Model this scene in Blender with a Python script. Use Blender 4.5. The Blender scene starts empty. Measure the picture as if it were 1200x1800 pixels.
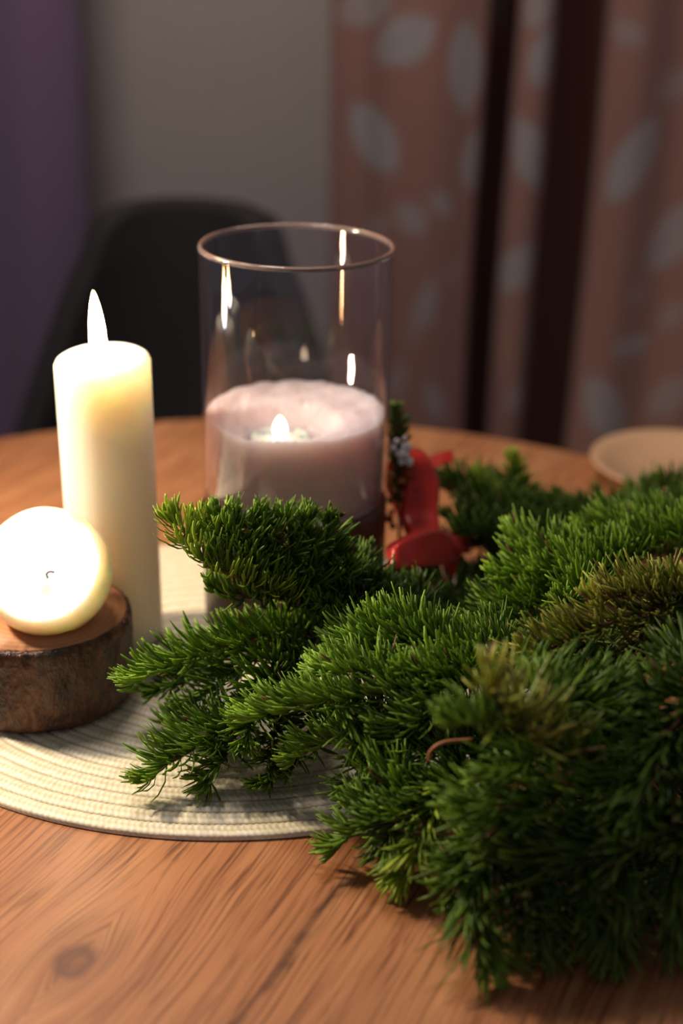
import bpy, math, random
import numpy as np
from mathutils import Vector, Matrix, noise as mnoise

# ------------------------------------------------------------------ camera, world, light, exposure
scene = bpy.context.scene
TT = 0.75                      # table top height
EYE = 0.45                     # camera height above the table
PITCH, ROLL = 23.5, 1.2
FPX = 2500.0                   # 50 mm on a 36 mm tall frame of 1800 px

cam_data = bpy.data.cameras.new('camera')
cam = bpy.data.objects.new('camera', cam_data)
scene.collection.objects.link(cam)
scene.camera = cam
cam_data.sensor_fit = 'VERTICAL'
cam_data.sensor_height = 36.0
cam_data.sensor_width = 24.0
cam_data.lens = 50.0
cam_data.clip_start = 0.02
cam.matrix_world = (Matrix.Translation((0, 0, TT + EYE)) @ Matrix.Rotation(math.radians(90 - PITCH), 4, 'X')
                    @ Matrix.Rotation(math.radians(ROLL), 4, 'Z'))
cam_data.dof.use_dof = True
cam_data.dof.focus_distance = 0.755
cam_data.dof.aperture_fstop = 3.2

world = bpy.data.worlds.new('world'); scene.world = world
world.use_nodes = True
wbg = world.node_tree.nodes['Background']
wbg.inputs['Color'].default_value = (0.86, 0.80, 0.92, 1)
wbg.inputs['Strength'].default_value = 0.155

def add_light(name, typ, loc, energy, color, size=0.05, size_y=None, target=None):
    l = bpy.data.lights.new(name, typ)
    l.energy = energy; l.color = color
    if typ == 'AREA':
        l.size = size
        if size_y: l.shape = 'RECTANGLE'; l.size_y = size_y
    else:
        l.shadow_soft_size = size
    o = bpy.data.objects.new(name, l); scene.collection.objects.link(o)
    o.location = loc
    if target is not None:
        o.rotation_euler = (Vector(target) - Vector(loc)).to_track_quat('-Z', 'Y').to_euler()
    return o
# a warm shaded desk lamp standing on the left part of the table, beyond the frame
lamp = add_light('desk_lamp', 'SPOT', (-0.44, 0.805, TT + 0.36), 16.0, (1.0, 0.82, 0.60), 0.03, target=(0.0, 0.72, TT))
lamp.data.spot_size = math.radians(140); lamp.data.spot_blend = 0.5
# added fill light with no visible source, brightens the wall and the curtains
add_light('background_fill', 'POINT', (-0.32, 1.15, 2.28), 38.0, (1.0, 0.88, 0.82), 0.15)

vs = scene.view_settings
vs.view_transform = 'Standard'; vs.look = 'None'; vs.exposure = 0.0; vs.gamma = 1.0
vs.use_curve_mapping = False
cy = scene.cycles
cy.max_bounces = 10; cy.transparent_max_bounces = 16; cy.glossy_bounces = 5; cy.transmission_bounces = 6
cy.sample_clamp_indirect = 4.0
cy.use_denoising = True

# ------------------------------------------------------------------ placing helpers
_p, _r = math.radians(PITCH), math.radians(ROLL)
CF = Vector((0, math.cos(_p), -math.sin(_p)))
_rt, _up = Vector((1, 0, 0)), Vector((0, math.sin(_p), math.cos(_p)))
CR = _rt * math.cos(_r) + _up * math.sin(_r)
CU = _up * math.cos(_r) - _rt * math.sin(_r)
EYEV = Vector((0, 0, TT + EYE))
def ray(x, y): return CF + CR * ((x - 600) / FPX) - CU * ((y - 900) / FPX)
def at_h(x, y, h=0.0):          # point seen at photo pixel x, y at height h over the table top
    v = ray(x, y); return EYEV + v * ((h - EYE) / v.z)
def at_d(x, y, d):              # the same on the upright plane at distance d
    v = ray(x, y); return EYEV + v * (d / v.y)

rng = random.Random(7)
nrg = np.random.default_rng(11)
COL = scene.collection

def link(o, parent=None):
    COL.objects.link(o)
    if parent is not None: o.parent = parent
    return o
def mesh_obj(name, verts, faces, mat, parent=None, smooth=True):
    me = bpy.data.meshes.new(name)
    me.from_pydata([tuple(v) for v in verts], [], faces)
    me.update()
    if smooth: me.polygons.foreach_set('use_smooth', [True] * len(me.polygons))
    if mat: me.materials.append(mat)
    return link(bpy.data.objects.new(name, me), parent)
def empty(name, loc=(0, 0, 0)):
    o = bpy.data.objects.new(name, None); o.empty_display_size = 0.02; o.location = loc
    return link(o)
def tag(o, label=None, cat=None, group=None, kind=None):
    if label: o['label'] = label
    if cat: o['category'] = cat
    if group: o['group'] = group
    if kind: o['kind'] = kind
    return o
def lathe(profile, segs=64, fn=None):
    """profile [(r, z)]; r == 0 at an end closes it. fn(v, ang) may move a vertex."""
    V, F, rows = [], [], []
    for r, z in profile:
        if r < 1e-7:
            rows.append([len(V)] * segs); V.append(Vector((0, 0, z)))
        else:
            row = []
            for i in range(segs):
                a = 2 * math.pi * i / segs
                v = Vector((r * math.cos(a), r * math.sin(a), z))
                if fn: v = fn(v, a)
                row.append(len(V)); V.append(v)
            rows.append(row)
    for a, b in zip(rows, rows[1:]):
        for i in range(segs):
            j = (i + 1) % segs
            q = [a[i], a[j], b[j], b[i]]
            u = []
            for k in q:
                if k not in u: u.append(k)
            if len(u) > 2: F.append(u)
    return V, F
def catmull(pts, n):
    P = [Vector(p) for p in pts]
    P = [P[0] * 2 - P[1]] + P + [P[-1] * 2 - P[-2]]
    out = []; m = len(P) - 3
    for i in range(n):
        t = i / (n - 1) * m; k = min(int(t), m - 1); u = t - k
        a, b, c, d = P[k:k + 4]
        out.append(0.5 * ((2 * b) + (c - a) * u + (2 * a - 5 * b + 4 * c - d) * u * u + (3 * b - a - 3 * c + d) * u ** 3))
    return out
def tube(path, radii, segs=6):
    V, F = [], []
    n = len(path); prev = None
    for i, p in enumerate(path):
        t = (path[min(i + 1, n - 1)] - path[max(i - 1, 0)]).normalized()
        a = Vector((0, 0, 1)) if abs(t.z) < .95 else Vector((1, 0, 0))
        if prev is not None: a = prev
        s = t.cross(a).normalized(); u = s.cross(t); prev = u
        r = radii[i] if hasattr(radii, '__len__') else radii
        for k in range(segs):
            w = 2 * math.pi * k / segs
            V.append(p + s * (r * math.cos(w)) + u * (r * math.sin(w)))
    for i in range(n - 1):
        for k in range(segs):
            l = (k + 1) % segs
            F.append((i * segs + k, i * segs + l, (i + 1) * segs + l, (i + 1) * segs + k))
    F.append(tuple(range(segs))[::-1]); F.append(tuple(range((n - 1) * segs, n * segs)))
    return V, F
def box(cx, cy_, cz, sx, sy, sz):
    V = [Vector((cx + i * sx / 2, cy_ + j * sy / 2, cz + k * sz / 2)) for i in (-1, 1) for j in (-1, 1) for k in (-1, 1)]
    F = [(0, 1, 3, 2), (4, 6, 7, 5), (0, 4, 5, 1), (2, 3, 7, 6), (0, 2, 6, 4), (1, 5, 7, 3)]
    return V, F
def bevel(o, w=0.004, seg=2):
    m = o.modifiers.new('bevel', 'BEVEL'); m.width = w; m.segments = seg; m.limit_method = 'ANGLE'

# ------------------------------------------------------------------ material helpers
class NT:
    def __init__(self, name):
        self.m = bpy.data.materials.new(name); self.m.use_nodes = True
        self.t = self.m.node_tree; self.t.nodes.clear()
        self.out = self.n('ShaderNodeOutputMaterial')
    def n(self, typ, ins=None, **props):
        nd = self.t.nodes.new(typ)
        for k, v in props.items(): setattr(nd, k, v)
        for k, v in (ins or {}).items(): self.set(nd, k, v)
        return nd
    def set(self, nd, k, v):
        s = nd.inputs[k]
        if isinstance(v, bpy.types.NodeSocket): self.t.links.new(v, s)
        else: s.default_value = v
    def math(self, op, a, b=0.0, c=0.0):
        nd = self.n('ShaderNodeMath', {0: a, 1: b, 2: c}, operation=op); return nd.outputs[0]
    def mix(self, fac, a, b, blend='MIX'):
        nd = self.n('ShaderNodeMix', data_type='RGBA', blend_type=blend)
        self.set(nd, 0, fac); self.set(nd, 6, a); self.set(nd, 7, b); return nd.outputs[2]
    def ramp(self, fac, stops):
        nd = self.n('ShaderNodeValToRGB', {0: fac})
        el = nd.color_ramp.elements
        while len(el) < len(stops): el.new(0.5)
        for e, (p, c) in zip(el, stops):
            e.position = p; e.color = c if len(c) == 4 else (*c, 1)
        return nd.outputs[0]
    def sep(self, v):
        nd = self.n('ShaderNodeSeparateXYZ', {0: v}); return nd.outputs
    def noise(self, vec, scale, detail=3.0, rough=0.5, **k):
        nd = self.n('ShaderNodeTexNoise', {'Vector': vec, 'Scale': scale, 'Detail': detail, 'Roughness': rough}, **k); return nd.outputs[0]
    def coords(self, which='Object'):
        return self.n('ShaderNodeTexCoord').outputs[which]
    def mapping(self, vec, loc=(0, 0, 0), rot=(0, 0, 0), sc=(1, 1, 1)):
        return self.n('ShaderNodeMapping', {0: vec, 1: loc, 2: rot, 3: sc}).outputs[0]
    def bump(self, h, strength=0.3, dist=0.002):
        return self.n('ShaderNodeBump', {'Height': h, 'Strength': strength, 'Distance': dist}).outputs[0]
    def bsdf(self, **ins):
        nd = self.n('ShaderNodeBsdfPrincipled')
        for k, v in ins.items(): self.set(nd, k.replace('_', ' '), v)
        return nd.outputs[0]
    def done(self, sh):
        self.t.links.new(sh, self.out.inputs['Surface']); return self.m
def C(r, g, b):                # sRGB 0-255 -> linear rgba
    f = lambda c: (c / 255 / 12.92) if c <= 10 else ((c / 255 + .055) / 1.055) ** 2.4
    return (f(r), f(g), f(b), 1)
def simple(name, col, rough=0.5, **k):
    t = NT(name); return t.done(t.bsdf(Base_Color=col, Roughness=rough, **k))

GRAIN = math.radians(25)       # grain leans this much to the right of straight ahead
def grain_xy(p):
    return (p.x * math.sin(GRAIN) + p.y * math.cos(GRAIN), p.x * math.cos(GRAIN) - p.y * math.sin(GRAIN))
def wood_table():
    t = NT('wood_table')
    g = t.n('ShaderNodeNewGeometry').outputs['Position']
    r = t.mapping(g, rot=(0, 0, GRAIN))          # y along the grain, x across
    s = t.sep(r)
    ks = grain_xy(at_h(132, 1690)); 
    kx = t.math('SUBTRACT', s[0], ks[1]); ky = t.math('SUBTRACT', s[1], ks[0])
    kd = t.math('SQRT', t.math('ADD', t.math('POWER', t.math('MULTIPLY', kx, 1.35), 2), t.math('POWER', ky, 2)))
    push = t.math('MULTIPLY', t.math('POWER', 2.718, t.math('MULTIPLY', kd, -30.0)), 0.03)
    sgn = t.math('SIGN', kx)
    x2 = t.math('SUBTRACT', s[0], t.math('MULTIPLY', push, sgn))
    warp = t.noise(r, 5.0, 3)
    x3 = t.math('ADD', x2, t.math('MULTIPLY', t.math('SUBTRACT', warp, .5), 0.012))
    v = t.n('ShaderNodeCombineXYZ', {0: x3, 1: t.math('MULTIPLY', s[1], 0.035), 2: 0.0}).outputs[0]
    vf = t.n('ShaderNodeCombineXYZ', {0: x3, 1: t.math('MULTIPLY', s[1], 0.025), 2: 0.0}).outputs[0]
    broad = t.noise(v, 14, 3)
    mid = t.noise(v, 90, 4, .6)
    fine = t.noise(vf, 520, 2, .6)
    base = t.ramp(broad, [(0.32, C(138, 88, 56)), (0.5, C(172, 114, 74)), (0.68, C(192, 138, 94))])
    base = t.mix(0.55, base, t.ramp(mid, [(0.3, C(134, 82, 52)), (0.5, C(172, 114, 74)), (0.72, C(192, 138, 92))]), 'MIX')
    base = t.mix(0.8, base, t.ramp(fine, [(0.34, (.36, .30, .26)), (0.52, (1, 1, 1)), (.8, (1.0, 1.0, 1.0))]), 'MULTIPLY')
    # short dark pores
    vp = t.n('ShaderNodeCombineXYZ', {0: x3, 1: t.math('MULTIPLY', s[1], 0.11), 2: 3.0}).outputs[0]
    pore = t.ramp(t.noise(vp, 190, 2, .5), [(0.62, (1, 1, 1)), (0.72, (.42, .36, .32))])
    base = t.mix(0.8, base, pore, 'MULTIPLY')
    # one long dark check line and two faint ones
    for (px, py, wd, am) in ((552, 1622, .0045, 1.0), (700, 1700, .0012, .35), (1010, 1740, .0012, .3)):
        c = grain_xy(at_h(px, py))[1]
        dd = t.math('ABSOLUTE', t.math('ADD', t.math('SUBTRACT', s[0], c), t.math('MULTIPLY', t.math('SUBTRACT', t.noise(r, 26, 4), .5), .011)))
        mk = t.math('SUBTRACT', 1.0, t.math('MINIMUM', t.math('DIVIDE', dd, wd), 1.0))
        mk = t.math('MULTIPLY', mk, t.math('MULTIPLY', am, t.ramp(t.noise(r, 40, 3), [(.3, (.2, .2, .2)), (.6, (1, 1, 1))])))
        base = t.mix(mk, base, C(70, 40, 22))
    # the knot
    kn = t.math('ADD', kd, t.math('MULTIPLY', t.math('SUBTRACT', t.noise(r, 90, 4), .5), .013))
    base = t.mix(t.ramp(kn, [(0.003, (.55, .55, .55)), (0.007, (.95, .95, .95)), (0.0105, (.75, .75, .75)), (0.014, (.25, .25, .25)), (0.034, (0, 0, 0))]), base, C(88, 48, 34))
    b = t.bump(t.math('ADD', fine, t.math('MULTIPLY', mid, .6)), 0.10, 0.0006)
    return t.done(t.bsdf(Base_Color=base, Roughness=0.42, Specular_IOR_Level=0.35, Normal=b))
M = {}
M['table'] = wood_table()
M['table_edge'] = simple('table_edge', C(120, 74, 44), .5)
M['black_metal'] = simple('black_metal', C(22, 21, 20), .45)
def plaster():
    t = NT('wall_plaster'); v = t.coords()
    n = t.noise(v, 60, 4)
    return t.done(t.bsdf(Base_Color=t.mix(n, C(176, 164, 156), C(186, 174, 166)), Roughness=.9, Normal=t.bump(n, .15, .002)))
M['wall'] = plaster()
def floor_wood():
    t = NT('floor_wood'); v = t.mapping(t.coords(), sc=(1, 9, 1))
    return t.done(t.bsdf(Base_Color=t.ramp(t.noise(v, 6, 4), [(.3, C(70, 46, 32)), (.7, C(112, 76, 52))]), Roughness=.5))
M['floor'] = floor_wood()
def straw():
    t = NT('woven_straw')
    a = t.n('ShaderNodeAttribute', attribute_name='weave').outputs['Color']
    s = t.n('ShaderNodeSeparateColor', {0: a}).outputs
    v = t.coords()
    n = t.noise(v, 500, 2)
    base = t.mix(s[0], C(218, 206, 170), C(246, 241, 224))
    base = t.mix(t.math('MULTIPLY', s[1], 1.0), base, C(164, 138, 78))
    base = t.mix(t.math('MULTIPLY', n, .22), base, C(150, 130, 84))
    return t.done(t.bsdf(Base_Color=base, Roughness=.5, Specular_IOR_Level=.4, Normal=t.bump(n, .25, .0006)))
M['straw'] = straw()
def wax(name, col, scale, rad=(1.0, .55, .3), rough=.42):
    t = NT(name); n = t.noise(t.coords(), 40, 3)
    return t.done(t.bsdf(Base_Color=col, Roughness=rough, Subsurface_Weight=1.0, Subsurface_Radius=rad,
                         Subsurface_Scale=scale, Specular_IOR_Level=.35, Normal=t.bump(n, .05, .001)))
M['wax_pillar'] = wax('pillar_wax', C(250, 240, 225), .032, (1.0, .80, .60))
M['wax_ball'] = wax('ball_wax', C(247, 243, 226), .014, (1.0, .75, .5), .35)
M['wax_tea'] = wax('tea_wax', C(246, 236, 214), .01)
M['wick'] = simple('wick', C(40, 30, 24), .9)
def flame(name, strength, zlo, zhi):
    t = NT(name)
    z = t.sep(t.coords('Object'))[2]
    f = t.n('ShaderNodeMapRange', {0: z, 1: zlo, 2: zhi, 3: 0.0, 4: 1.0}).outputs[0]
    col = t.ramp(f, [(0.0, (.75, .72, 1.0)), (0.2, (1.0, .82, .62)), (0.55, (1.0, .74, .40)), (1.0, (1.0, .55, .18))])
    st = t.math('MULTIPLY', t.ramp(f, [(0, (.35, .35, .35)), (.3, (1, 1, 1)), (.85, (.9, .9, .9)), (1, (.3, .3, .3))]), strength)
    e = t.n('ShaderNodeEmission', {0: col, 1: st}).outputs[0]
    return t.done(e)
def bark():
    t = NT('bark'); v = t.coords()
    vv = t.mapping(v, sc=(1, 1, .55))
    n1 = t.noise(vv, 70, 5, .65); n2 = t.noise(vv, 260, 4, .6); n3 = t.noise(v, 22, 3)
    base = t.ramp(n1, [(.34, C(36, 22, 15)), (.5, C(78, 46, 30)), (.68, C(128, 84, 58))])
    base = t.mix(t.ramp(n3, [(.55, (0, 0, 0)), (.72, (.55, .55, .55))]), base, C(122, 108, 92))
    base = t.mix(.35, base, t.ramp(n2, [(.35, (.3, .3, .3)), (.6, (1, 1, 1))]), 'MULTIPLY')
    h = t.math('ADD', n1, t.math('MULTIPLY', n2, .5))
    return t.done(t.bsdf(Base_Color=base, Roughness=.42, Specular_IOR_Level=.5, Normal=t.bump(h, .9, .005)))
M['bark'] = bark()
def endgrain():
    t = NT('end_grain'); v = t.coords()
    s = t.sep(v)
    r = t.math('SQRT', t.math('ADD', t.math('POWER', s[0], 2), t.math('POWER', s[1], 2)))
    r = t.math('ADD', r, t.math('MULTIPLY', t.noise(v, 30, 3), .006))
    w = t.math('SINE', t.math('MULTIPLY', r, 1500.0))
    base = t.mix(t.math('MULTIPLY_ADD', w, .3, .5), C(186, 122, 78), C(206, 146, 98))
    base = t.mix(t.math('MULTIPLY', t.noise(v, 300, 3), .35), base, C(150, 94, 58))
    return t.done(t.bsdf(Base_Color=base, Roughness=.55))
M['endgrain'] = endgrain()
def glass_mat():
    t = NT('clear_glass')
    lw = t.n('ShaderNodeLayerWeight', {0: .5}).outputs['Facing']
    fr = t.math('MULTIPLY_ADD', t.math('POWER', lw, 4.0), .62, .04)
    tr = t.n('ShaderNodeBsdfTransparent', {0: (.98, .97, .98, 1)}).outputs[0]
    gl = t.n('ShaderNodeBsdfGlossy', {'Color': (.95, .93, .97, 1), 'Roughness': .012}).outputs[0]
    return t.done(t.n('ShaderNodeMixShader', {0: fr, 1: tr, 2: gl}).outputs[0])
M['glass'] = glass_mat()
def rim_glass():
    t = NT('rim_glass')
    return t.done(t.bsdf(Base_Color=(.5, .42, .40, 1), Roughness=.06, Transmission_Weight=.8, IOR=1.45))
M['glass_rim'] = rim_glass()
def sand():
    t = NT('white_sand'); v = t.coords()
    vo = t.n('ShaderNodeTexVoronoi', {'Vector': v, 'Scale': 900.0})
    n = t.noise(v, 500, 3)
    base = t.mix(t.math('MULTIPLY', n, .5), C(228, 210, 210), C(200, 184, 188))
    h = t.math('ADD', vo.outputs[0], n)
    return t.done(t.bsdf(Base_Color=base, Roughness=.75, Subsurface_Weight=1.0, Subsurface_Radius=(1.0, .75, .62), Subsurface_Scale=.035, Normal=t.bump(h, .45, .0010)))
M['sand'] = sand()
def walnut():
    t = NT('dark_wood'); v = t.mapping(t.coords(), sc=(1, 1, .15))
    base = t.ramp(t.noise(v, 90, 4, .6), [(.3, C(58, 30, 18)), (.6, C(96, 54, 32)), (.8, C(120, 70, 42))])
    return t.done(t.bsdf(Base_Color=base, Roughness=.4))
M['walnut'] = walnut()
def needle_mat():
    t = NT('fir_needles')
    a = t.n('ShaderNodeAttribute', attribute_name='tint').outputs['Color']
    p = t.n('ShaderNodeBsdfPrincipled')
    t.set(p, 'Base Color', a); t.set(p, 'Roughness', .42); t.set(p, 'Specular IOR Level', .45)
    tl = t.n('ShaderNodeBsdfTranslucent', {0: a}).outputs[0]
    return t.done(t.n('ShaderNodeMixShader', {0: .35, 1: p.outputs[0], 2: tl}).outputs[0])
M['needles'] = needle_mat()
M['twig'] = simple('fir_twig', C(92, 74, 38), .7)
M['bare_twig'] = simple('bare_twig', C(150, 92, 52), .6)
def ribbon_mat():
    t = NT('red_ribbon'); v = t.coords()
    n = t.noise(v, 400, 2)
    p = t.bsdf(Base_Color=C(222, 46, 22), Roughness=.22, Specular_IOR_Level=.6, Sheen_Weight=.3, Normal=t.bump(n, .1, .0005))
    tl = t.n('ShaderNodeBsdfTranslucent', {0: C(228, 48, 20)}).outputs[0]
    return t.done(t.n('ShaderNodeMixShader', {0: .3, 1: p, 2: tl}).outputs[0])
M['ribbon'] = ribbon_mat()
M['frost'] = simple('frosted_white', C(226, 224, 226), .6)
M['bronze'] = simple('bronze_bead', C(170, 112, 66), .25, Metallic=.9)
M['china'] = simple('glazed_china', C(206, 166, 128), .12, Specular_IOR_Level=.6)
M['upholstery'] = simple('black_upholstery', C(34, 31, 28), .8)
def cloth(name, attr=True, c0=None):
    t = NT(name)
    v = t.coords('UV')
    s = t.mapping(v, sc=(1, 1, 1))
    n = t.noise(s, 900, 2)
    if attr:
        a = t.n('ShaderNodeAttribute', attribute_name='leaf').outputs['Color']
        f = t.n('ShaderNodeSeparateColor', {0: a}).outputs[0]
        base = t.mix(f, C(158, 115, 100), C(168, 162, 158))
    else:
        base = c0
    base = t.mix(t.math('MULTIPLY', n, .25), base, C(96, 78, 82))
    return t.done(t.bsdf(Base_Color=base, Roughness=.85, Sheen_Weight=.15))
M['curtain'] = cloth('leaf_print_cloth')
M['lilac'] = cloth('plain_lilac_cloth', False, C(120, 98, 124))
M['night'] = simple('night_pane', C(10, 9, 8), .3)
M['white_paint'] = simple('white_paint', C(190, 184, 176), .5)

# ------------------------------------------------------------------ the room
WALL_D, CUR_D = 2.34, 2.08
def slab(name, c, s, m): 
    V, F = box(*c, *s); return tag(mesh_obj(name, V, F, m, smooth=False), kind='structure')
slab('floor', (0.3, 0.6, -.02), (5.6, 4.4, .04), M['floor'])
slab('wall_back', (0.3, WALL_D + .05, 1.3), (5.6, .1, 2.6), M['wall'])
win = slab('window_1', (0.72, WALL_D - .012, 1.25), (1.0, .02, 1.5), M['night'])
for (cx, cz, sx, sz) in ((.72, 2.02, 1.12, .06), (.72, .48, 1.12, .06), (.2, 1.25, .06, 1.6), (1.24, 1.25, .06, 1.6), (.72, 1.25, .04, 1.5)):
    V, F = box(cx, WALL_D - .02, cz, sx, .03, sz); mesh_obj('window_frame', V, F, M['white_paint'], win, False)

def curtain(name, prof, z0, z1, leaves, m, label, cat_group=None, rows=230, step=.004):
    """prof: [(X, Y)] control points of the pleated line, left to right"""
    raw = catmull([(x, y, 0) for x, y in prof], 60 * len(prof))
    L = [0.0]
    for a, b in zip(raw, raw[1:]): L.append(L[-1] + (b - a).length)
    n = int(L[-1] / step); line = []
    j = 0
    for i in range(n + 1):
        s = L[-1] * i / n
        while j < len(L) - 2 and L[j + 1] < s: j += 1
        u = (s - L[j]) / max(1e-9, L[j + 1] - L[j]); line.append(raw[j].lerp(raw[j + 1], min(max(u, 0), 1)))
    V, F = [], []
    for k in range(rows + 1):
        z = z0 + (z1 - z0) * k / rows
        for i, p in enumerate(line):
            V.append((p.x + .004 * math.sin(z * 5 + p.x * 9), p.y + .006 * math.sin(z * 3.1 + p.x * 14), z))
    w = n + 1
    for k in range(rows):
        for i in range(n): F.append((k * w + i, k * w + i + 1, (k + 1) * w + i + 1, (k + 1) * w + i))
    o = mesh_obj(name, V, F, m)
    me = o.data
    uv = me.uv_layers.new(name='UVMap')
    lv = np.empty(len(me.loops), dtype=np.int32); me.loops.foreach_get('vertex_index', lv)
    ss = np.tile(np.arange(w) * (L[-1] / n), rows + 1); zz = np.repeat(np.linspace(z0, z1, rows + 1), w)
    uv.data.foreach_set('uv', np.stack([ss[lv], zz[lv]], 1).astype(np.float32).ravel())
    if leaves:
        mask = np.zeros(len(V))
        xs = np.array([p.x for p in line]); ys = np.array([p.y for p in line])
        sarr = np.arange(w) * (L[-1] / n)
        for (px, py, ln, wd, ang, st) in leaves:
            q = at_d(px, py, CUR_D)
            # cloth coordinate of the front-facing spot there
            near = np.abs(xs - q.x) + np.clip(ys - CUR_D - .02, 0, 1) * 2
            s0 = sarr[int(np.argmin(near))]
            k_ = CUR_D / FPX * 1.02
            a = math.radians(ang); ca, sa = math.cos(a), math.sin(a)
            dx, dz = ss - s0, zz - q.z
            u = (dx * ca + dz * sa) / (ln * k_ / 2); v = (-dx * sa + dz * ca) / (wd * k_ / 2)
            edge = np.clip(1 - u * u, 0, 1) ** .8
            inside = np.clip((edge - np.abs(v)) * 6, 0, 1) * (np.abs(u) < 1)
            vein = 1 - .3 * np.exp(-(v * 14) ** 2) - .1 * (np.sin(u * 16 + np.abs(v) * 6) > .3)
            mask = np.maximum(mask, inside * st * vein)
        ca_ = me.color_attributes.new('leaf', 'FLOAT_COLOR', 'POINT')
        ca_.data.foreach_set('color', np.stack([mask, mask, mask, np.ones_like(mask)], 1).astype(np.float32).ravel())
    md = o.modifiers.new('thick', 'SOLIDIFY'); md.thickness = .0012
    return tag(o, label, 'curtain')
def cx_(px): return at_d(px, 0, CUR_D).x
D = CUR_D
prof = [(cx_(585), D + .10), (cx_(588), D + .03), (cx_(640), D + .0), (cx_(700), D + .015), (cx_(770), D - .005), (cx_(835), D + .012), (cx_(862), D + .03),
        (cx_(868), D + .12), (cx_(874), D + .21), (cx_(908), D + .225), (cx_(946), D + .21), (cx_(934), D + .11), (cx_(914), D + .02), (cx_(945), D - .01), (cx_(975), D + .01),
        (cx_(986), D + .09), (cx_(992), D + .19), (cx_(1025), D + .215), (cx_(1116), D + .19), (cx_(1098), D + .09), (cx_(1072), D + .01), (cx_(1130), D - .015), (cx_(1210), D + .015),
        (cx_(1290), D), (cx_(1360), D + .04), (cx_(1400), D + .12), (cx_(1430), D + .03), (cx_(1520), D), (cx_(1640), D + .03), (cx_(1700), D + .1)]
LEAVES = [(716, 70, 120, 84, 32, 1), (818, 117, 160, 64, 96, 1), (962, 93, 118, 78, 55, 1), (662, 245, 150, 76, -58, 1), (934, 274, 150, 72, -60, 1),
          (845, 280, 120, 60, 80, .9), (1110, 280, 170, 72, 63, 1), (727, 385, 70, 56, 150, .8), (780, 358, 56, 40, -50, .8), (911, 470, 110, 74, 45, .9),
          (757, 531, 105, 34, 84, .8), (730, 565, 110, 26, 80, .5), (936, 578, 90, 50, 62, .7), (1118, 519, 52, 34, 80, .5), (1182, 420, 160, 74, 60, .8),
          (1107, 610, 84, 50, 5, .85), (765, 706, 90, 42, -70, .8), (917, 694, 80, 60, 40, .7), (1066, 720, 160, 76, -60, .9), (1175, 700, 110, 60, 55, .6),
          (700, 675, 90, 44, 75, .6), (663, 402, 60, 40, 20, .5), (645, 10, 110, 70, 20, .8), (943, 8, 90, 60, 60, .8), (1098, 58, 70, 46, -35, .6),
          (1185, 150, 90, 50, 30, .5), (1180, 560, 70, 40, 60, .5), (800, 480, 60, 36, 40, .3), (1270, 240, 140, 70, 50, .9), (1290, 480, 130, 60, -40, .9)]
curtain('curtain', prof, .03, 2.5, LEAVES, M['curtain'], 'brown curtain printed with pale leaves, hanging in deep folds')
LD = 1.98
def lx(px): return at_d(px, 100, LD).x
lp = [(lx(-420), LD + .03), (lx(-330), LD - .02), (lx(-250), LD + .04), (lx(-150), LD - .015), (lx(-60), LD + .03), (lx(30), LD - .005), (lx(95), LD + .01), (lx(128), LD + .035), (lx(130), LD + .07)]
curtain('curtain', lp, .03, 2.5, None, M['lilac'], 'plain dusky purple curtain hanging beside the bare wall', rows=40, step=.01)

# chair behind the table
def chair():
    cx, cyy = at_d(315, 480, 1.52).x, 1.52
    t = empty('shell_chair', (cx, cyy, 0))
    tag(t, 'black upholstered shell chair standing behind the table', 'chair')
    seat_h, top = .46, TT + .132
    V, F = [], []; nu, nv = 40, 34
    for j in range(nv + 1):
        v = j / nv
        hw = .225 - .115 * min(1, v * 1.15) ** 1.3
        for i in range(nu + 1):
            u = -1 + 2 * i / nu
            # square-ish outline with round shoulders
            k = max(0.0, v - .80) / .20
            x = u * (hw - .022 * k ** 3)
            y = .03 + .07 * v - .15 * (abs(u) ** 2.2) * (1 - .75 * v)
            z = seat_h - .01 + (top - seat_h + .01) * v - .016 * k * abs(u) ** 4
            V.append((x, y, z))
    for j in range(nv):
        for i in range(nu):
            a = j * (nu + 1) + i; F.append((a, a + 1, a + nu + 2, a + nu + 1))
    b = mesh_obj('backrest', V, F, M['upholstery'], t)
    m = b.modifiers.new('thick', 'SOLIDIFY'); m.thickness = .04; m.offset = 0
    m = b.modifiers.new('smooth', 'SUBSURF'); m.levels = 1; m.render_levels = 1
    # seat cushion
    V, F = lathe([(0, seat_h + .0), (.18, seat_h), (.225, seat_h - .012), (.235, seat_h - .035), (.225, seat_h - .06), (0, seat_h - .065)], 40)
    V = [Vector((v.x, v.y * .95 - .2, v.z)) for v in V]
    mesh_obj('seat', V, F, M['upholstery'], t)
    for sx in (-1, 1):
        for sy in (-.36, -.02):
            V, F = tube([Vector((sx * .14, -.19 + (sy + .19) * .6, seat_h - .06)), Vector((sx * .2, sy - .02 + (.02 if sy > -.1 else 0), 0))], [.014, .009], 10)
            mesh_obj('leg', V, F, M['black_metal'], t)
chair()

# table
TC = (-0.056, 0.749); TR = 0.503
tb = empty('round_table', (TC[0], TC[1], 0))
tag(tb, 'round wooden table with a laminated brown grained top', 'table')
V, F = lathe([(0, TT - .028), (TR - .004, TT - .028), (TR, TT - .024), (TR, TT - .003), (TR - .003, TT), (0, TT)], 160)
o = mesh_obj('table_top', V, F, M['table'], tb, smooth=False)
V, F = lathe([(0, TT - .028), (.16, TT - .03), (.16, TT - .04), (.04, TT - .05), (.035, .06), (.05, .03), (.26, .022), (.27, .004), (0, .0)], 48)
mesh_obj('pedestal', V, F, M['black_metal'], tb)

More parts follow.
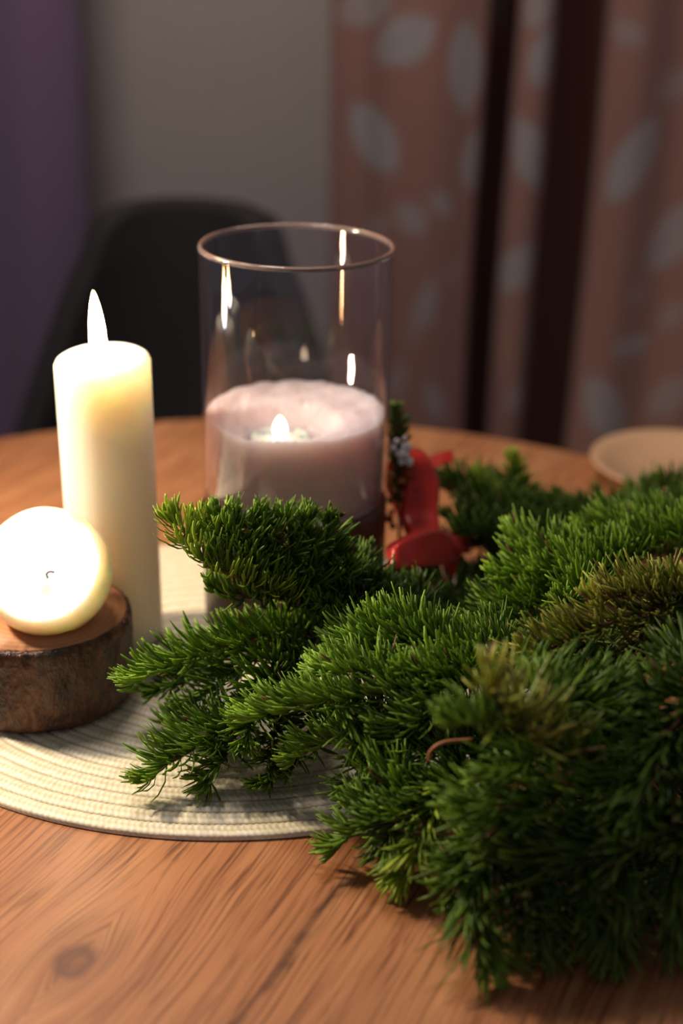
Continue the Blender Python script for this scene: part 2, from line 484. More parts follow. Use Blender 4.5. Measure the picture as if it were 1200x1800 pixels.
# dish at the far right edge of the table
dc = at_h(1196, 824, .01)
ds = empty('dish', (dc.x, dc.y, TT)); tag(ds, 'pale glazed dish near the far edge of the table', 'dish')
V, F = lathe([(0, .001), (.04, .001), (.044, .003), (.062, .010), (.073, .0155), (.0755, .0165), (.0760, .018), (.0745, .0185), (.062, .0135), (.044, .007), (.03, .0055), (0, .005)], 72)
mesh_obj('bowl', V, F, M['china'], ds)

# ------------------------------------------------------------------ placemat: sewn braid rings
MC = Vector((-0.068, 0.786, TT)); MA, MB = 0.2145, 0.181
mat_root = empty('woven_placemat', MC); tag(mat_root, 'oval cream placemat of sewn straw braid lying on the table', 'placemat')
NR = 17
wr = MB / NR
for k in range(NR):
    b0, b1 = wr * k, wr * (k + 1)
    extra = (MA - MB)
    e0, e1 = extra * min(1, .35 + .65 * k / NR), extra * min(1, .35 + .65 * (k + 1) / NR)
    per = 2 * math.pi * math.sqrt(((b1 + e1) ** 2 + b1 ** 2) / 2)
    n = max(60, int(per / .00075))
    prof = [(0.0, 0.0), (.02, .6), (.10, .94), (.30, 1.0), (.5, .90), (.70, 1.0), (.90, .94), (.98, .6), (1.0, 0.0)]
    V, F, wv = [], [], []
    ph = rng.random() * 9
    for i in range(n):
        a = 2 * math.pi * i / n
        for q, (u, h) in enumerate(prof):
            bb = b0 + (b1 - b0) * u; aa = bb + e0 + (e1 - e0) * u
            side = 1 if u < .5 else -1
            tw = math.sin(i * 1.45 + side * u * 9 + ph)
            lump = mnoise.noise(Vector((a * 28 * (k + 3) / NR, k * 3.1, u * 3)))
            z = .0006 + .0029 * h * (1 + .08 * tw * (0.2 < h) + .12 * lump) if h > 0 else .0004
            V.append((aa * math.cos(a), bb * math.sin(a), z))
            wv.append((min(1, max(0, .55 + .18 * tw + .35 * lump + .25 * rng.uniform(-1, 1))), max(0, 1 - 9 * abs(u - .03)) * 1.0 + .35 * max(0, 1 - 10 * abs(u - .5)), 0, 1))
    m = len(prof)
    for i in range(n):
        j = (i + 1) % n
        for q in range(m - 1): F.append((i * m + q, i * m + q + 1, j * m + q + 1, j * m + q))
    o = mesh_obj('braid_ring', V, F, M['straw'], mat_root)
    ca = o.data.color_attributes.new('weave', 'FLOAT_COLOR', 'POINT')
    ca.data.foreach_set('color', np.array(wv, dtype=np.float32).ravel())
MAT_H = .0043

# ------------------------------------------------------------------ candles
def flame_mesh(name, r, h, mat, parent, loc, lean=(0, 0)):
    prof = [(0, 0), (.62, .012), (.82, .06), (.95, .14), (1.0, .24), (.95, .42), (.80, .62), (.58, .78), (.34, .9), (.14, .97), (0, 1)]
    V, F = lathe([(p * r, z * h) for p, z in prof], 24)
    V = [Vector((v.x + lean[0] * (v.z / h) ** 2, v.y + lean[1] * (v.z / h) ** 2, v.z)) for v in V]
    o = mesh_obj(name, V, F, mat, parent); o.location = loc
    return o
def wick_mesh(parent, pts, r=.0008):
    V, F = tube(catmull(pts, 12), r, 7); return mesh_obj('wick', V, F, M['wick'], parent)

# pillar candle
pb = at_h(208, 1114, MAT_H); PR, PH = .0287, .189
pil = empty('pillar_candle', (pb.x, pb.y, TT + MAT_H)); tag(pil, 'tall white pillar candle with a burning flame on the placemat', 'candle')
pil.rotation_euler = (0, math.radians(-.5), 0)
def pw(v, a):
    k = 1 + .006 * math.sin(2 * a + 1) + .004 * math.sin(3 * a); top = max(0, (v.z - PH + .02) / .02)
    return Vector((v.x * k, v.y * k, v.z + top * .0016 * math.sin(a + .6)))
prof = [(0, 0), (PR - .0015, 0), (PR, .0015)] + [(PR * (1 + .004 * i / 9), .004 + (PH - .012) * i / 9) for i in range(10)]
prof += [(PR * 1.002, PH - .0045), (PR - .0012, PH - .0018), (PR - .0035, PH - .0004), (PR - .007, PH - .0004), (PR - .012, PH - .0022), (PR - .02, PH - .0045), (.004, PH - .0055), (0, PH - .0055)]
V, F = lathe(prof, 72, pw); mesh_obj('wax_body', V, F, M['wax_pillar'], pil)
wick_mesh(pil, [Vector((0, 0, PH - .008)), Vector((-.0003, 0, PH - .002)), Vector((.0006, -.001, PH + .002))])
flame_mesh('flame', .0051, .044, flame('flame_pillar', 140, 0, .044), pil, (-.0018, 0, PH - .004), (-.0012, 0))

# log slice and ball candle
lb = at_h(80, 1212, MAT_H); LR, LH = .0530, .0545
log = empty('log_slice', (lb.x, lb.y, TT + MAT_H)); tag(log, 'short slice of log with dark bark under the round candle', 'log slice')
def lw_(v, a):
    k = 1 + .012 * math.sin(2 * a + .4) + .010 * math.sin(3 * a + 2) + .012 * mnoise.noise(Vector((math.cos(a) * 6, math.sin(a) * 6, v.z * 40)))
    k += .012 * mnoise.noise(Vector((math.cos(a) * 18, math.sin(a) * 18, v.z * 90)))
    if v.z < .004 : k -= .01
    return Vector((v.x * k, v.y * k, v.z))
prof = [(0, 0), (LR - .003, 0), (LR - .001, .002)] + [(LR * (1 + .0), .004 + (LH - .008) * i / 16) for i in range(17)] + [(LR - .0008, LH - .0015), (LR - .0030, LH - .0008)]
V, F = lathe(prof, 160, lw_); mesh_obj('bark', V, F, M['bark'], log)
V, F = lathe([(LR - .0032, LH - .004), (LR - .0032, LH), (LR * .5, LH + .0004), (0, LH + .0004)], 160, lw_); mesh_obj('cut_face', V, F, M['endgrain'], log)

BR = .0372
bc = at_h(84, 1022, MAT_H + LH + .034)
bcd = Vector((bc.x, lb.y - .010, TT + MAT_H + LH))
bx = at_d(84, 1020, bcd.y)
ball = empty('ball_candle', (bx.x, bcd.y, TT + MAT_H + LH)); tag(ball, 'round white candle with a melted hollow, glowing on the log slice', 'candle')
tilt = math.radians(52)
RT = Matrix.Rotation(tilt, 4, 'X')
def bw(v, a):
    hi = max(0, v.z / BR)
    k = 1 + hi * (.03 * math.sin(3 * a + 1.2) + .02 * math.sin(5 * a))
    rise = .12 * math.exp(-((a - 1.62) / .45) ** 2) - .10 * math.exp(-((a - .85) / .22) ** 2)
    return Vector((v.x * k, v.y * k, v.z * (1 + hi * .06 * math.sin(2 * a + .2)) + hi * BR * rise))
prof = [(0, -BR)] + [(BR * math.cos(math.radians(e)), BR * math.sin(math.radians(e))) for e in range(-80, 21, 10)]
prof += [(BR * .895, BR * .43), (BR * .86, BR * .455), (BR * .82, BR * .43), (BR * .74, BR * .30), (BR * .58, BR * .17), (BR * .34, BR * .08), (0, BR * .05)]
V, F = lathe(prof, 96, bw)
V = [RT @ v for v in V]
V = [Vector((v.x, v.y, max(v.z, -BR * .80) + BR * .80)) for v in V]
mesh_obj('wax_body', V, F, M['wax_ball'], ball)
wp = (RT @ Vector((0.001, -.004, BR * .06))); wp.z += BR * .80
wick_mesh(ball, [wp, wp + Vector((.0002, -.003, .004)), wp + Vector((.0026, -.0045, .0062)), wp + Vector((.0050, -.004, .0056))], .0007)
flame_mesh('flame', .0048, .026, flame('flame_ball', 140, 0, .026), ball, wp + Vector((.001, .004, .010)))

# ------------------------------------------------------------------ glass lantern
gb = at_h(517, 1067, MAT_H); GR = .0602
GZ0, GZ1 = .088, .2535
base = empty('wooden_base', (gb.x, gb.y, TT + MAT_H)); tag(base, 'dark brown round wooden base under the glass cylinder', 'base')
V, F = lathe([(0, 0), (GR - .002, 0), (GR, .002), (GR, GZ0 - MAT_H - .003), (GR - .002, GZ0 - MAT_H), (0, GZ0 - MAT_H)], 96); mesh_obj('body', V, F, M['walnut'], base)
gl = empty('glass_cylinder', (gb.x, gb.y, TT + GZ0)); tag(gl, 'clear glass cylinder half filled with white sand, standing on the dark base', 'vase')
GH = GZ1 - GZ0; th = .0028
V, F = lathe([(0, .001), (GR - .003, .001), (GR - .0004, .0035), (GR, .007), (GR, GH - .003)], 128); mesh_obj('outer_wall', V, F, M['glass'], gl)
V, F = lathe([(0, .004), (GR - th, .004), (GR - th, GH - .003)], 128); mesh_obj('inner_wall', V, F, M['glass'], gl)
V, F = lathe([(GR, GH - .003), (GR, GH - .0012), (GR - .0008, GH - .0002), (GR - th + .0008, GH - .0002), (GR - th, GH - .0012), (GR - th, GH - .003)], 128); mesh_obj('rim', V, F, M['glass_rim'], gl)

SH = .1455 - GZ0      # sand height over the glass foot
tl = at_h(492, 744, .1455) - Vector((gb.x, gb.y, TT))
def sand_h(x, y):
    r = math.hypot(x, y)
    d = math.hypot((x - tl.x) / 1.25, y - tl.y)
    h = SH + .0018 * (y / .056) + .001 * x / .056
    h -= .010 * max(0, 1 - (d / .031) ** 3) if d < .031 else 0
    h += .0022 * math.exp(-((d - .036) / .008) ** 2)
    h += .0016 * mnoise.noise(Vector((x * 90, y * 90, 2))) + .0009 * mnoise.noise(Vector((x * 330, y * 330, 5))) + .0005 * mnoise.noise(Vector((x * 900, y * 900, 9)))
    return h
SR = GR - th - .0004
V, F = [], []
nr, ns = 64, 160
V.append(Vector((0, 0, sand_h(0, 0))))
for i in range(1, nr + 1):
    for j in range(ns):
        a = 2 * math.pi * j / ns; x, y = SR * i / nr * math.cos(a), SR * i / nr * math.sin(a)
        V.append(Vector((x, y, sand_h(x, y))))
for j in range(ns): F.append((0, 1 + j, 1 + (j + 1) % ns))
for i in range(nr - 1):
    for j in range(ns):
        l = (j + 1) % ns; F.append((1 + i * ns + j, 1 + (i + 1) * ns + j, 1 + (i + 1) * ns + l, 1 + i * ns + l))
b0 = 1 + (nr - 1) * ns
nside = 14; prev = None
for q in range(nside + 1):
    row = []
    for j in range(ns):
        v = V[b0 + j]; a = 2 * math.pi * j / ns
        row.append(len(V)); V.append(Vector((SR * math.cos(a), SR * math.sin(a), v.z + (.0048 - v.z) * q / nside)))
    if prev:
        for j in range(ns):
            l = (j + 1) % ns; F.append((prev[j], row[j], row[l], prev[l]))
    prev = row
F.append(tuple(prev)[::-1])
o = mesh_obj('sand', V, F, M['sand']); o.location = (gb.x, gb.y, TT + GZ0)
tag(o, 'white sand filling the lower half of the glass cylinder', 'sand', kind='stuff')

tz = min(sand_h(tl.x + .02 * math.cos(a), tl.y + .02 * math.sin(a)) for a in (0, 1, 2, 3, 4, 5)) - .003
tea = empty('tea_light', (gb.x + tl.x, gb.y + tl.y, TT + GZ0 + SH - .0102)); tag(tea, 'small burning tea light sunk in the sand inside the glass', 'candle')
V, F = lathe([(0, -.004), (.0185, -.004), (.0185, .0018), (.0172, .0022), (.0165, .0012), (.012, .0005), (0, 0)], 48); mesh_obj('wax_body', V, F, M['wax_tea'], tea)
wick_mesh(tea, [Vector((0, 0, -.001)), Vector((0, 0, .003)), Vector((.0004, 0, .005))], .0006)
flame_mesh('flame', .0046, .0135, flame('flame_tea', 15, 0, .017), tea, (0, 0, .002))
#FIR#
# ------------------------------------------------------------------ fir branches
def np3(v): return np.array((v.x, v.y, v.z))
def nrm(a): return a / np.maximum(np.linalg.norm(a, axis=-1, keepdims=True), 1e-9)
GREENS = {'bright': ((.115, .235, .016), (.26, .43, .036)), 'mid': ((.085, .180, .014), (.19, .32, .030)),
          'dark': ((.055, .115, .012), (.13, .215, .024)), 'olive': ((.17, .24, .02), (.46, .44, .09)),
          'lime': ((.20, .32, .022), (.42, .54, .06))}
def shoot_needles(path, length, dens, tone, upb, wide, tipfan, ang=57):
    P = np.array([np3(p) for p in path]); n = len(P)
    seg = np.linalg.norm(np.diff(P, axis=0), axis=1); cum = np.r_[0, np.cumsum(seg)]; tot = cum[-1]
    N = int(tot * 84 * dens) + 26
    s = nrg.random(N) * tot
    s[:int(tipfan)] = tot - np.abs(nrg.normal(0, .0022, int(tipfan)))
    idx = np.clip(np.searchsorted(cum, s) - 1, 0, n - 2)
    f = ((s - cum[idx]) / np.maximum(seg[idx], 1e-9))[:, None]
    p0 = P[idx] * (1 - f) + P[idx + 1] * f
    tang = nrm(np.gradient(P, axis=0)); T = nrm(tang[idx] * (1 - f) + tang[idx + 1] * f)
    Z = np.array([0, 0, 1.0])
    S = np.cross(T, Z); bad = np.linalg.norm(S, axis=1) < .15
    S[bad] = np.cross(T[bad], np.array([0, 1.0, 0])); S = nrm(S); U = nrm(np.cross(S, T))
    phi = nrg.normal(0, 1, N) * math.radians(wide)
    side = nrg.random(N) < .5
    phi = np.where(side, np.sign(nrg.random(N) - .5) * np.radians(62 + 22 * nrg.normal(0, 1, N)), phi)
    rel = (tot - s) / max(tot, .03)
    beta = np.radians(np.where(tot - s < .008, 16 + 34 * nrg.random(N), ang + 13 * nrg.normal(0, 1, N)))
    rad = S * np.sin(phi)[:, None] + U * np.cos(phi)[:, None]
    d0 = nrm(T * np.cos(beta)[:, None] + rad * np.sin(beta)[:, None])
    d1 = nrm(d0 + U * (upb * (.45 + .7 * nrg.random(N)))[:, None] + T * (.22 * nrg.random(N))[:, None] + nrg.normal(0, .08, (N, 3)))
    d2 = nrm(d1 + (d1 - d0) * .8)
    L = length * 1.2 * (.66 + .50 * nrg.random(N)) * np.where(tot - s < .01, .68, 1.0)
    L = L[:, None]
    a0 = p0; a1 = a0 + d0 * L * .4; a2 = a1 + d1 * L * .36; a3 = a2 + d2 * L * .24
    W = nrm(np.cross(d1, rad + .25 * nrg.normal(0, 1, (N, 3)))); K = nrm(np.cross(W, d1))
    hw = (.00082 + .00028 * nrg.random(N))[:, None]; tk = hw * .55
    def ring(c, k): return np.stack([c - W * hw * k, c + K * tk * k, c + W * hw * k, c - K * tk * .5 * k], 1)
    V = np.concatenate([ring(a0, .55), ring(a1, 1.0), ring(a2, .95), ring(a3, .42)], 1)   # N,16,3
    base = (np.arange(N) * 16)[:, None, None]
    fl = []
    for r in range(3):
        for q in range(4):
            q2 = (q + 1) % 4; fl.append((r * 4 + q, r * 4 + q2, r * 4 + 4 + q2, r * 4 + 4 + q))
    fl.append((12, 13, 14, 15))
    Fq = (np.array(fl)[None] + base).reshape(-1, 4)
    lo, hi = (np.array(c) for c in GREENS[tone])
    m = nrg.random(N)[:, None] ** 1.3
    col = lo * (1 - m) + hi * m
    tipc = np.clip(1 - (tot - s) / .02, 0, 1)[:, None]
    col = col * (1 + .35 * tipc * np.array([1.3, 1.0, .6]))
    dead = (nrg.random(N) < (.10 if tone == 'olive' else .012))
    col[dead] = np.array([.22, .13, .06]) * (.6 + .6 * nrg.random(dead.sum()))[:, None]
    c16 = np.repeat(col, 16, 0)
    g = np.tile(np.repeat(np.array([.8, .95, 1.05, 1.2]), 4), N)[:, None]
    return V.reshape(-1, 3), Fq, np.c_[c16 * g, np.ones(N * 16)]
def fast_mesh(name, V, Fq, colors, mat, parent):
    me = bpy.data.meshes.new(name)
    nf = len(Fq)
    me.vertices.add(len(V)); me.vertices.foreach_set('co', V.astype(np.float32).ravel())
    me.loops.add(nf * 4); me.loops.foreach_set('vertex_index', Fq.astype(np.int32).ravel())
    me.polygons.add(nf); me.polygons.foreach_set('loop_start', np.arange(nf, dtype=np.int32) * 4)
    me.update(calc_edges=True)
    me.polygons.foreach_set('use_smooth', np.ones(nf, dtype=bool))
    ca = me.color_attributes.new('tint', 'FLOAT_COLOR', 'POINT'); ca.data.foreach_set('color', colors.astype(np.float32).ravel())
    me.materials.append(mat)
    return link(bpy.data.objects.new(name, me), parent)
TOTAL = [0]
def fir_branch(label, shoots, name='fir_branch'):
    """shoots: list of (control points (px, py, h) base -> tip, options)"""
    first = at_h(*shoots[0][0][0])
    root = empty(name, (first.x, first.y, TT))
    tag(root, label, 'fir branch', 'fir branches piled on the table')
    inv = Vector(root.location)
    for k, (pts, opt) in enumerate(shoots):
        ln = opt.get('len', .0185); dens = opt.get('dens', 30); tone = opt.get('tone', 'mid')
        cps = [at_h(*p) - inv for p in pts]
        path = catmull(cps, 8 * len(cps))
        for i, p in enumerate(path):
            w = math.sin(i * .9 + k * 2.1) * .0012
            path[i] = p + Vector((w, w * .6, abs(w) * .5))
        tot = sum((b - a).length for a, b in zip(path, path[1:]))
        r0 = opt.get('r', .0019 if k == 0 else .0014)
        V, F = tube(path, [r0 * (1 - .5 * i / len(path)) for i in range(len(path))], 6)
        st = mesh_obj('stem' if k == 0 else 'twig', V, F, M['twig'], root)
        Vn, Fn, cn = shoot_needles(path, ln, dens, tone, opt.get('up', .55), opt.get('wide', 60), opt.get('tip', 26), opt.get('ang', 57))
        TOTAL[0] += len(Fn)
        nd = fast_mesh('needles', Vn, Fn, cn, M['needles'], st); nd['kind'] = 'stuff'
    return root
B, Md, Dk, Ol, Li = (dict(tone=t) for t in ('bright', 'mid', 'dark', 'olive', 'lime'))
def o(d, **k): return dict(d, **k)

fir_branch('fir branch spreading upward in front of the dark wooden base, yellow-green at its tip', [
    ([(640, 1115, .045), (530, 1065, .078), (430, 1020, .105), (355, 985, .118), (308, 915, .134)], o(Li, tip=34)),
    ([(530, 1065, .078), (470, 990, .105), (420, 915, .13)], Md),
    ([(560, 1080, .07), (520, 1000, .1), (500, 915, .13)], Md),
    ([(600, 1095, .06), (580, 1010, .095), (575, 925, .122)], Md),
    ([(450, 1030, .1), (430, 965, .118), (385, 915, .132)], Md),
    ([(620, 1100, .055), (630, 1030, .085), (640, 985, .095)], Dk),
    ([(500, 1050, .085), (440, 1050, .09), (375, 1040, .095)], Md),
    ([(480, 1040, .09), (475, 970, .112), (460, 910, .13)], Md),
    ([(540, 1070, .075), (545, 990, .105), (540, 920, .126)], Md),
    ([(400, 1005, .11), (385, 960, .12), (350, 925, .128)], Li),
    ([(580, 1085, .066), (600, 1040, .085), (606, 975, .105)], Md)])
fir_branch('fir branch pointing at the log slice, its needles standing up like a comb', [
    ([(620, 1100, .05), (470, 1115, .066), (345, 1152, .06), (238, 1195, .05)], o(B, len=.0195, dens=36)),
    ([(430, 1130, .058), (360, 1180, .035), (275, 1215, .028)], o(Md, up=.2)),
    ([(520, 1115, .058), (470, 1190, .052), (436, 1300, .036)], o(B, len=.02)),
    ([(470, 1125, .06), (400, 1190, .042), (330, 1240, .03)], Md),
    ([(560, 1115, .055), (520, 1180, .05), (480, 1230, .045)], Md)])
fir_branch('fir branch resting lowest on the placemat, tip splayed toward its front edge', [
    ([(570, 1200, .035), (430, 1262, .034), (340, 1315, .026), (262, 1366, .017)], o(B, len=.021, dens=28, tip=30)),
    ([(480, 1240, .036), (482, 1310, .026), (470, 1370, .014)], o(Md, len=.019)),
    ([(430, 1262, .034), (400, 1320, .022), (365, 1368, .012)], o(Md, len=.019)),
    ([(400, 1280, .032), (350, 1275, .028), (305, 1270, .02)], Md),
    ([(560, 1230, .035), (540, 1300, .024), (510, 1350, .014)], Dk)])
fir_branch('long fir branch lying across the middle of the pile with a brown tip', [
    ([(980, 1180, .085), (770, 1206, .082), (570, 1230, .07), (438, 1256, .056)], o(B, len=.0175, dens=36)),
    ([(600, 1228, .07), (640, 1300, .055), (700, 1370, .042), (760, 1430, .03)], o(B, up=.15)),
    ([(680, 1330, .05), (600, 1298, .044), (520, 1328, .034)], o(B, len=.0165)),
    ([(720, 1212, .08), (640, 1180, .085), (575, 1180, .08)], B),
    ([(820, 1200, .084), (760, 1255, .075), (680, 1275, .065)], Md),
    ([(640, 1290, .055), (640, 1370, .035), (620, 1400, .025)], Md)])
fir_branch('bright green fir branch forming the ridge behind the long middle branch', [
    ([(960, 1180, .08), (820, 1150, .088), (700, 1122, .09), (600, 1128, .082)], o(B, len=.0195, dens=38)),
    ([(800, 1148, .088), (730, 1105, .096), (665, 1085, .1)], B),
    ([(720, 1128, .09), (640, 1165, .08), (570, 1175, .07)], B),
    ([(860, 1160, .086), (800, 1180, .09), (720, 1180, .09)], B),
    ([(900, 1165, .085), (880, 1130, .09), (835, 1115, .09)], Md)])
fir_branch('fir branch with upright bright needles below the red ribbon piece, reaching in from the side', [
    ([(1340, 935, .1), (1170, 962, .1), (1010, 992, .095), (895, 1012, .088)], o(B, len=.023, dens=36)),
    ([(1150, 968, .1), (1060, 1015, .098), (1000, 1056, .104)], o(B, len=.019, tip=46)),
    ([(1080, 990, .095), (950, 1035, .082), (845, 1085, .07)], o(B, len=.021)),
    ([(1010, 992, .095), (950, 965, .1), (905, 950, .1)], o(B, len=.02)),
    ([(1260, 950, .1), (1150, 930, .1), (1040, 935, .095)], o(B, len=.021)),
    ([(990, 1030, .085), (930, 1075, .078), (880, 1120, .07)], o(B, len=.021)),
    ([(1100, 985, .095), (1030, 1000, .1), (960, 1005, .098)], o(B, len=.021))])
fir_branch('olive fir branch with many browned needles rising at the edge of the pile', [
    ([(1340, 1010, .118), (1190, 1050, .118), (1050, 1105, .108), (915, 1165, .095)], o(Ol, len=.021, dens=34)),
    ([(1200, 1048, .118), (1130, 1040, .122), (1060, 1055, .12)], o(Ol, len=.02)),
    ([(1150, 1070, .115), (1120, 1130, .1), (1070, 1180, .09)], o(Ol, up=.1, len=.021)),
    ([(1050, 1105, .108), (1020, 1160, .095), (960, 1195, .088)], o(Md, up=.2)),
    ([(1260, 1030, .118), (1200, 1100, .105), (1160, 1150, .095)], o(Md, up=.2))])
fir_branch('blurred fir branch sticking up toward the viewer, yellowish at its tip', [
    ([(980, 1340, .08), (920, 1285, .108), (862, 1218, .13)], o(Ol, len=.026, tip=40, dens=26, up=.3)),
    ([(920, 1285, .108), (860, 1275, .115), (805, 1270, .115)], Md),
    ([(940, 1300, .1), (960, 1240, .112), (945, 1200, .115)], Md)])
fir_branch('fir branch drooping away beside the blurred upright tip', [
    ([(900, 1190, .1), (1010, 1222, .102), (1105, 1285, .09)], o(Md, len=.022, up=.5, ang=65)),
    ([(960, 1205, .1), (1000, 1270, .092), (1050, 1310, .08)], o(Md, up=.1)),
    ([(1000, 1220, .1), (1070, 1215, .1), (1115, 1235, .096)], Md)])
fir_branch('broad fir branch in the dim front of the pile, light green at its blunt tip', [
    ([(1330, 1310, .075), (1120, 1365, .078), (950, 1405, .074), (828, 1428, .068)], o(Md, len=.026, dens=30, tip=36, ang=42, up=.25)),
    ([(1080, 1375, .077), (1000, 1320, .09), (930, 1335, .09), (880, 1365, .085)], o(Md, len=.024, ang=42, up=.3, dens=26)),
    ([(1120, 1365, .078), (1060, 1440, .06), (960, 1470, .055)], o(Dk, up=.05, len=.026, ang=40, dens=24)),
    ([(950, 1405, .074), (890, 1450, .062), (850, 1460, .055)], o(Md, up=.1, len=.02))])
fir_branch('fir branch leaning over the placemat rim, needles hanging below onto the bare wood', [
    ([(840, 1360, .05), (730, 1405, .04), (650, 1448, .027), (592, 1484, .014)], o(Md, len=.019, dens=30)),
    ([(780, 1385, .046), (745, 1460, .032), (712, 1535, .012)], o(Li, up=-.1, len=.02)),
    ([(740, 1400, .042), (690, 1370, .045), (650, 1350, .04)], B),
    ([(700, 1420, .035), (680, 1480, .022), (665, 1505, .012)], o(Md, up=0)),
    ([(780, 1385, .046), (700, 1440, .035), (640, 1400, .03)], Md)])
fir_branch('fir branch hanging down nearest the front, on the bare wood', [
    ([(900, 1430, .055), (840, 1510, .042), (835, 1600, .026), (855, 1680, .011)], o(Md, len=.024, dens=32, ang=36, up=.2)),
    ([(890, 1440, .052), (930, 1550, .034), (965, 1650, .01)], o(Dk, len=.024, ang=36, up=.15)),
    ([(845, 1500, .044), (800, 1540, .03), (800, 1580, .02)], o(Md, len=.018)),
    ([(860, 1480, .046), (900, 1580, .03), (910, 1640, .015)], o(Dk, len=.02))])
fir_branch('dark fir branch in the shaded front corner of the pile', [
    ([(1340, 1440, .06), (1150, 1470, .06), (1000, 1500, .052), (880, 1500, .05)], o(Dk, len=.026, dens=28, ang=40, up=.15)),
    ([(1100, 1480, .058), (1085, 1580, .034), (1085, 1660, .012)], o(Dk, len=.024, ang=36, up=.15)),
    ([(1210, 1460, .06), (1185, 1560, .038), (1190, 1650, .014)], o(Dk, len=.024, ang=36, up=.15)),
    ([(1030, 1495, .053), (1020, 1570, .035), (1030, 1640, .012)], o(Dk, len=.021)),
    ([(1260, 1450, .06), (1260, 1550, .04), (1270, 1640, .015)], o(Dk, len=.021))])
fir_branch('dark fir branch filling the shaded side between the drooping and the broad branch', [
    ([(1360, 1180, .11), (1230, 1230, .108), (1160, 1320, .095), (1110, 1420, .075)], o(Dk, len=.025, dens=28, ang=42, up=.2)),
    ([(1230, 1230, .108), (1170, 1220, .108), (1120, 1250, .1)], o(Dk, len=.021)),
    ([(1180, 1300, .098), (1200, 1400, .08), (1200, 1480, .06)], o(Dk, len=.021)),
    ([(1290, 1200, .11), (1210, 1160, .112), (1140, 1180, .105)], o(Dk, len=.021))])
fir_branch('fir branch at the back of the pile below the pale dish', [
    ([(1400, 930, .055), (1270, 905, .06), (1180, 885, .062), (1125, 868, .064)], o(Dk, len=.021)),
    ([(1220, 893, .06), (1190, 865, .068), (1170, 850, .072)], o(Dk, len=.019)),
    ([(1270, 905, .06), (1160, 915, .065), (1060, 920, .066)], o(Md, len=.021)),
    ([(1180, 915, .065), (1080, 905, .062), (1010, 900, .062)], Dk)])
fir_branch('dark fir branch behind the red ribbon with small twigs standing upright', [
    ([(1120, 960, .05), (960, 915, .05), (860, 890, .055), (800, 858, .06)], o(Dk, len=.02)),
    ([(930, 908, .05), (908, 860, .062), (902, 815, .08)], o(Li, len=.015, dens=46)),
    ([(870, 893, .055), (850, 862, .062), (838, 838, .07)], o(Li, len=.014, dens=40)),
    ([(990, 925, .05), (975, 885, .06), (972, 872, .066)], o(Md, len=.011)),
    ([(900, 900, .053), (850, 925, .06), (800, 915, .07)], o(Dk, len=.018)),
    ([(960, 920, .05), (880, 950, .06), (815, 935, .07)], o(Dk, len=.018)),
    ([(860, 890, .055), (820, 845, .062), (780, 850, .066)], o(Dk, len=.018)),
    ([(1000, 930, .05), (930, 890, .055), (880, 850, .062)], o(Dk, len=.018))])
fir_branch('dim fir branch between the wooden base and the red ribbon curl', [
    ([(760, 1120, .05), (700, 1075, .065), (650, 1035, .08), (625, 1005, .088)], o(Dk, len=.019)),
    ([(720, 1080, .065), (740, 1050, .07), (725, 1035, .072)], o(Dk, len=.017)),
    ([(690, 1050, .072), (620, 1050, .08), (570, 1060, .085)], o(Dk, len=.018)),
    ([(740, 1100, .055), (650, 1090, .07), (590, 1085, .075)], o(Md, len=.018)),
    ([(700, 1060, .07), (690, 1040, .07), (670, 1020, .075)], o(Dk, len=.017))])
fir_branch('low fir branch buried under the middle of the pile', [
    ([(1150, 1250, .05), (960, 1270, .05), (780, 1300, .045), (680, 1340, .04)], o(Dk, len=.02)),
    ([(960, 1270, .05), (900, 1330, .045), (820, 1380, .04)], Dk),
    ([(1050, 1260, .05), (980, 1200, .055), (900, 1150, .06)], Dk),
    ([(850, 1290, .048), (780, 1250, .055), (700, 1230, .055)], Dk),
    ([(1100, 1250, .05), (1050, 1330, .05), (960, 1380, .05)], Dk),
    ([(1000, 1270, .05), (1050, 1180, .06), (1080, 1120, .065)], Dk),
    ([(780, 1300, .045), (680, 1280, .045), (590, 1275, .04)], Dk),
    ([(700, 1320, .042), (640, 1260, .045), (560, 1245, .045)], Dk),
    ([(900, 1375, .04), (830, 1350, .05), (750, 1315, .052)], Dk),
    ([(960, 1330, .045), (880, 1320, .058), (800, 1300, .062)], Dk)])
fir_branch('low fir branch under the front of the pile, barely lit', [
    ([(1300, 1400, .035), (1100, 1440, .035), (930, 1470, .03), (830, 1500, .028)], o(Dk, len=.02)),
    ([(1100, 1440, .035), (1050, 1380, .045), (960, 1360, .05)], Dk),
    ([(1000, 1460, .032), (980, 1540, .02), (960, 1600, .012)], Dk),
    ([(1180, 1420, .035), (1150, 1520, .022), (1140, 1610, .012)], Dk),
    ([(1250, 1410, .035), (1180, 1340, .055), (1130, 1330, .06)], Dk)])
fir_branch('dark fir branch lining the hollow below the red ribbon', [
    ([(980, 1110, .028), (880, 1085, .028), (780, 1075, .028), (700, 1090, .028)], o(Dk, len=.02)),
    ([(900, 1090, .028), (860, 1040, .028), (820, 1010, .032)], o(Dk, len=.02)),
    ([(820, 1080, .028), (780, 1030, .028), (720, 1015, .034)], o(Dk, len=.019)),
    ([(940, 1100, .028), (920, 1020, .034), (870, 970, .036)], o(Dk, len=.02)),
    ([(860, 1085, .028), (820, 1120, .028), (740, 1130, .028)], o(Dk, len=.02))])
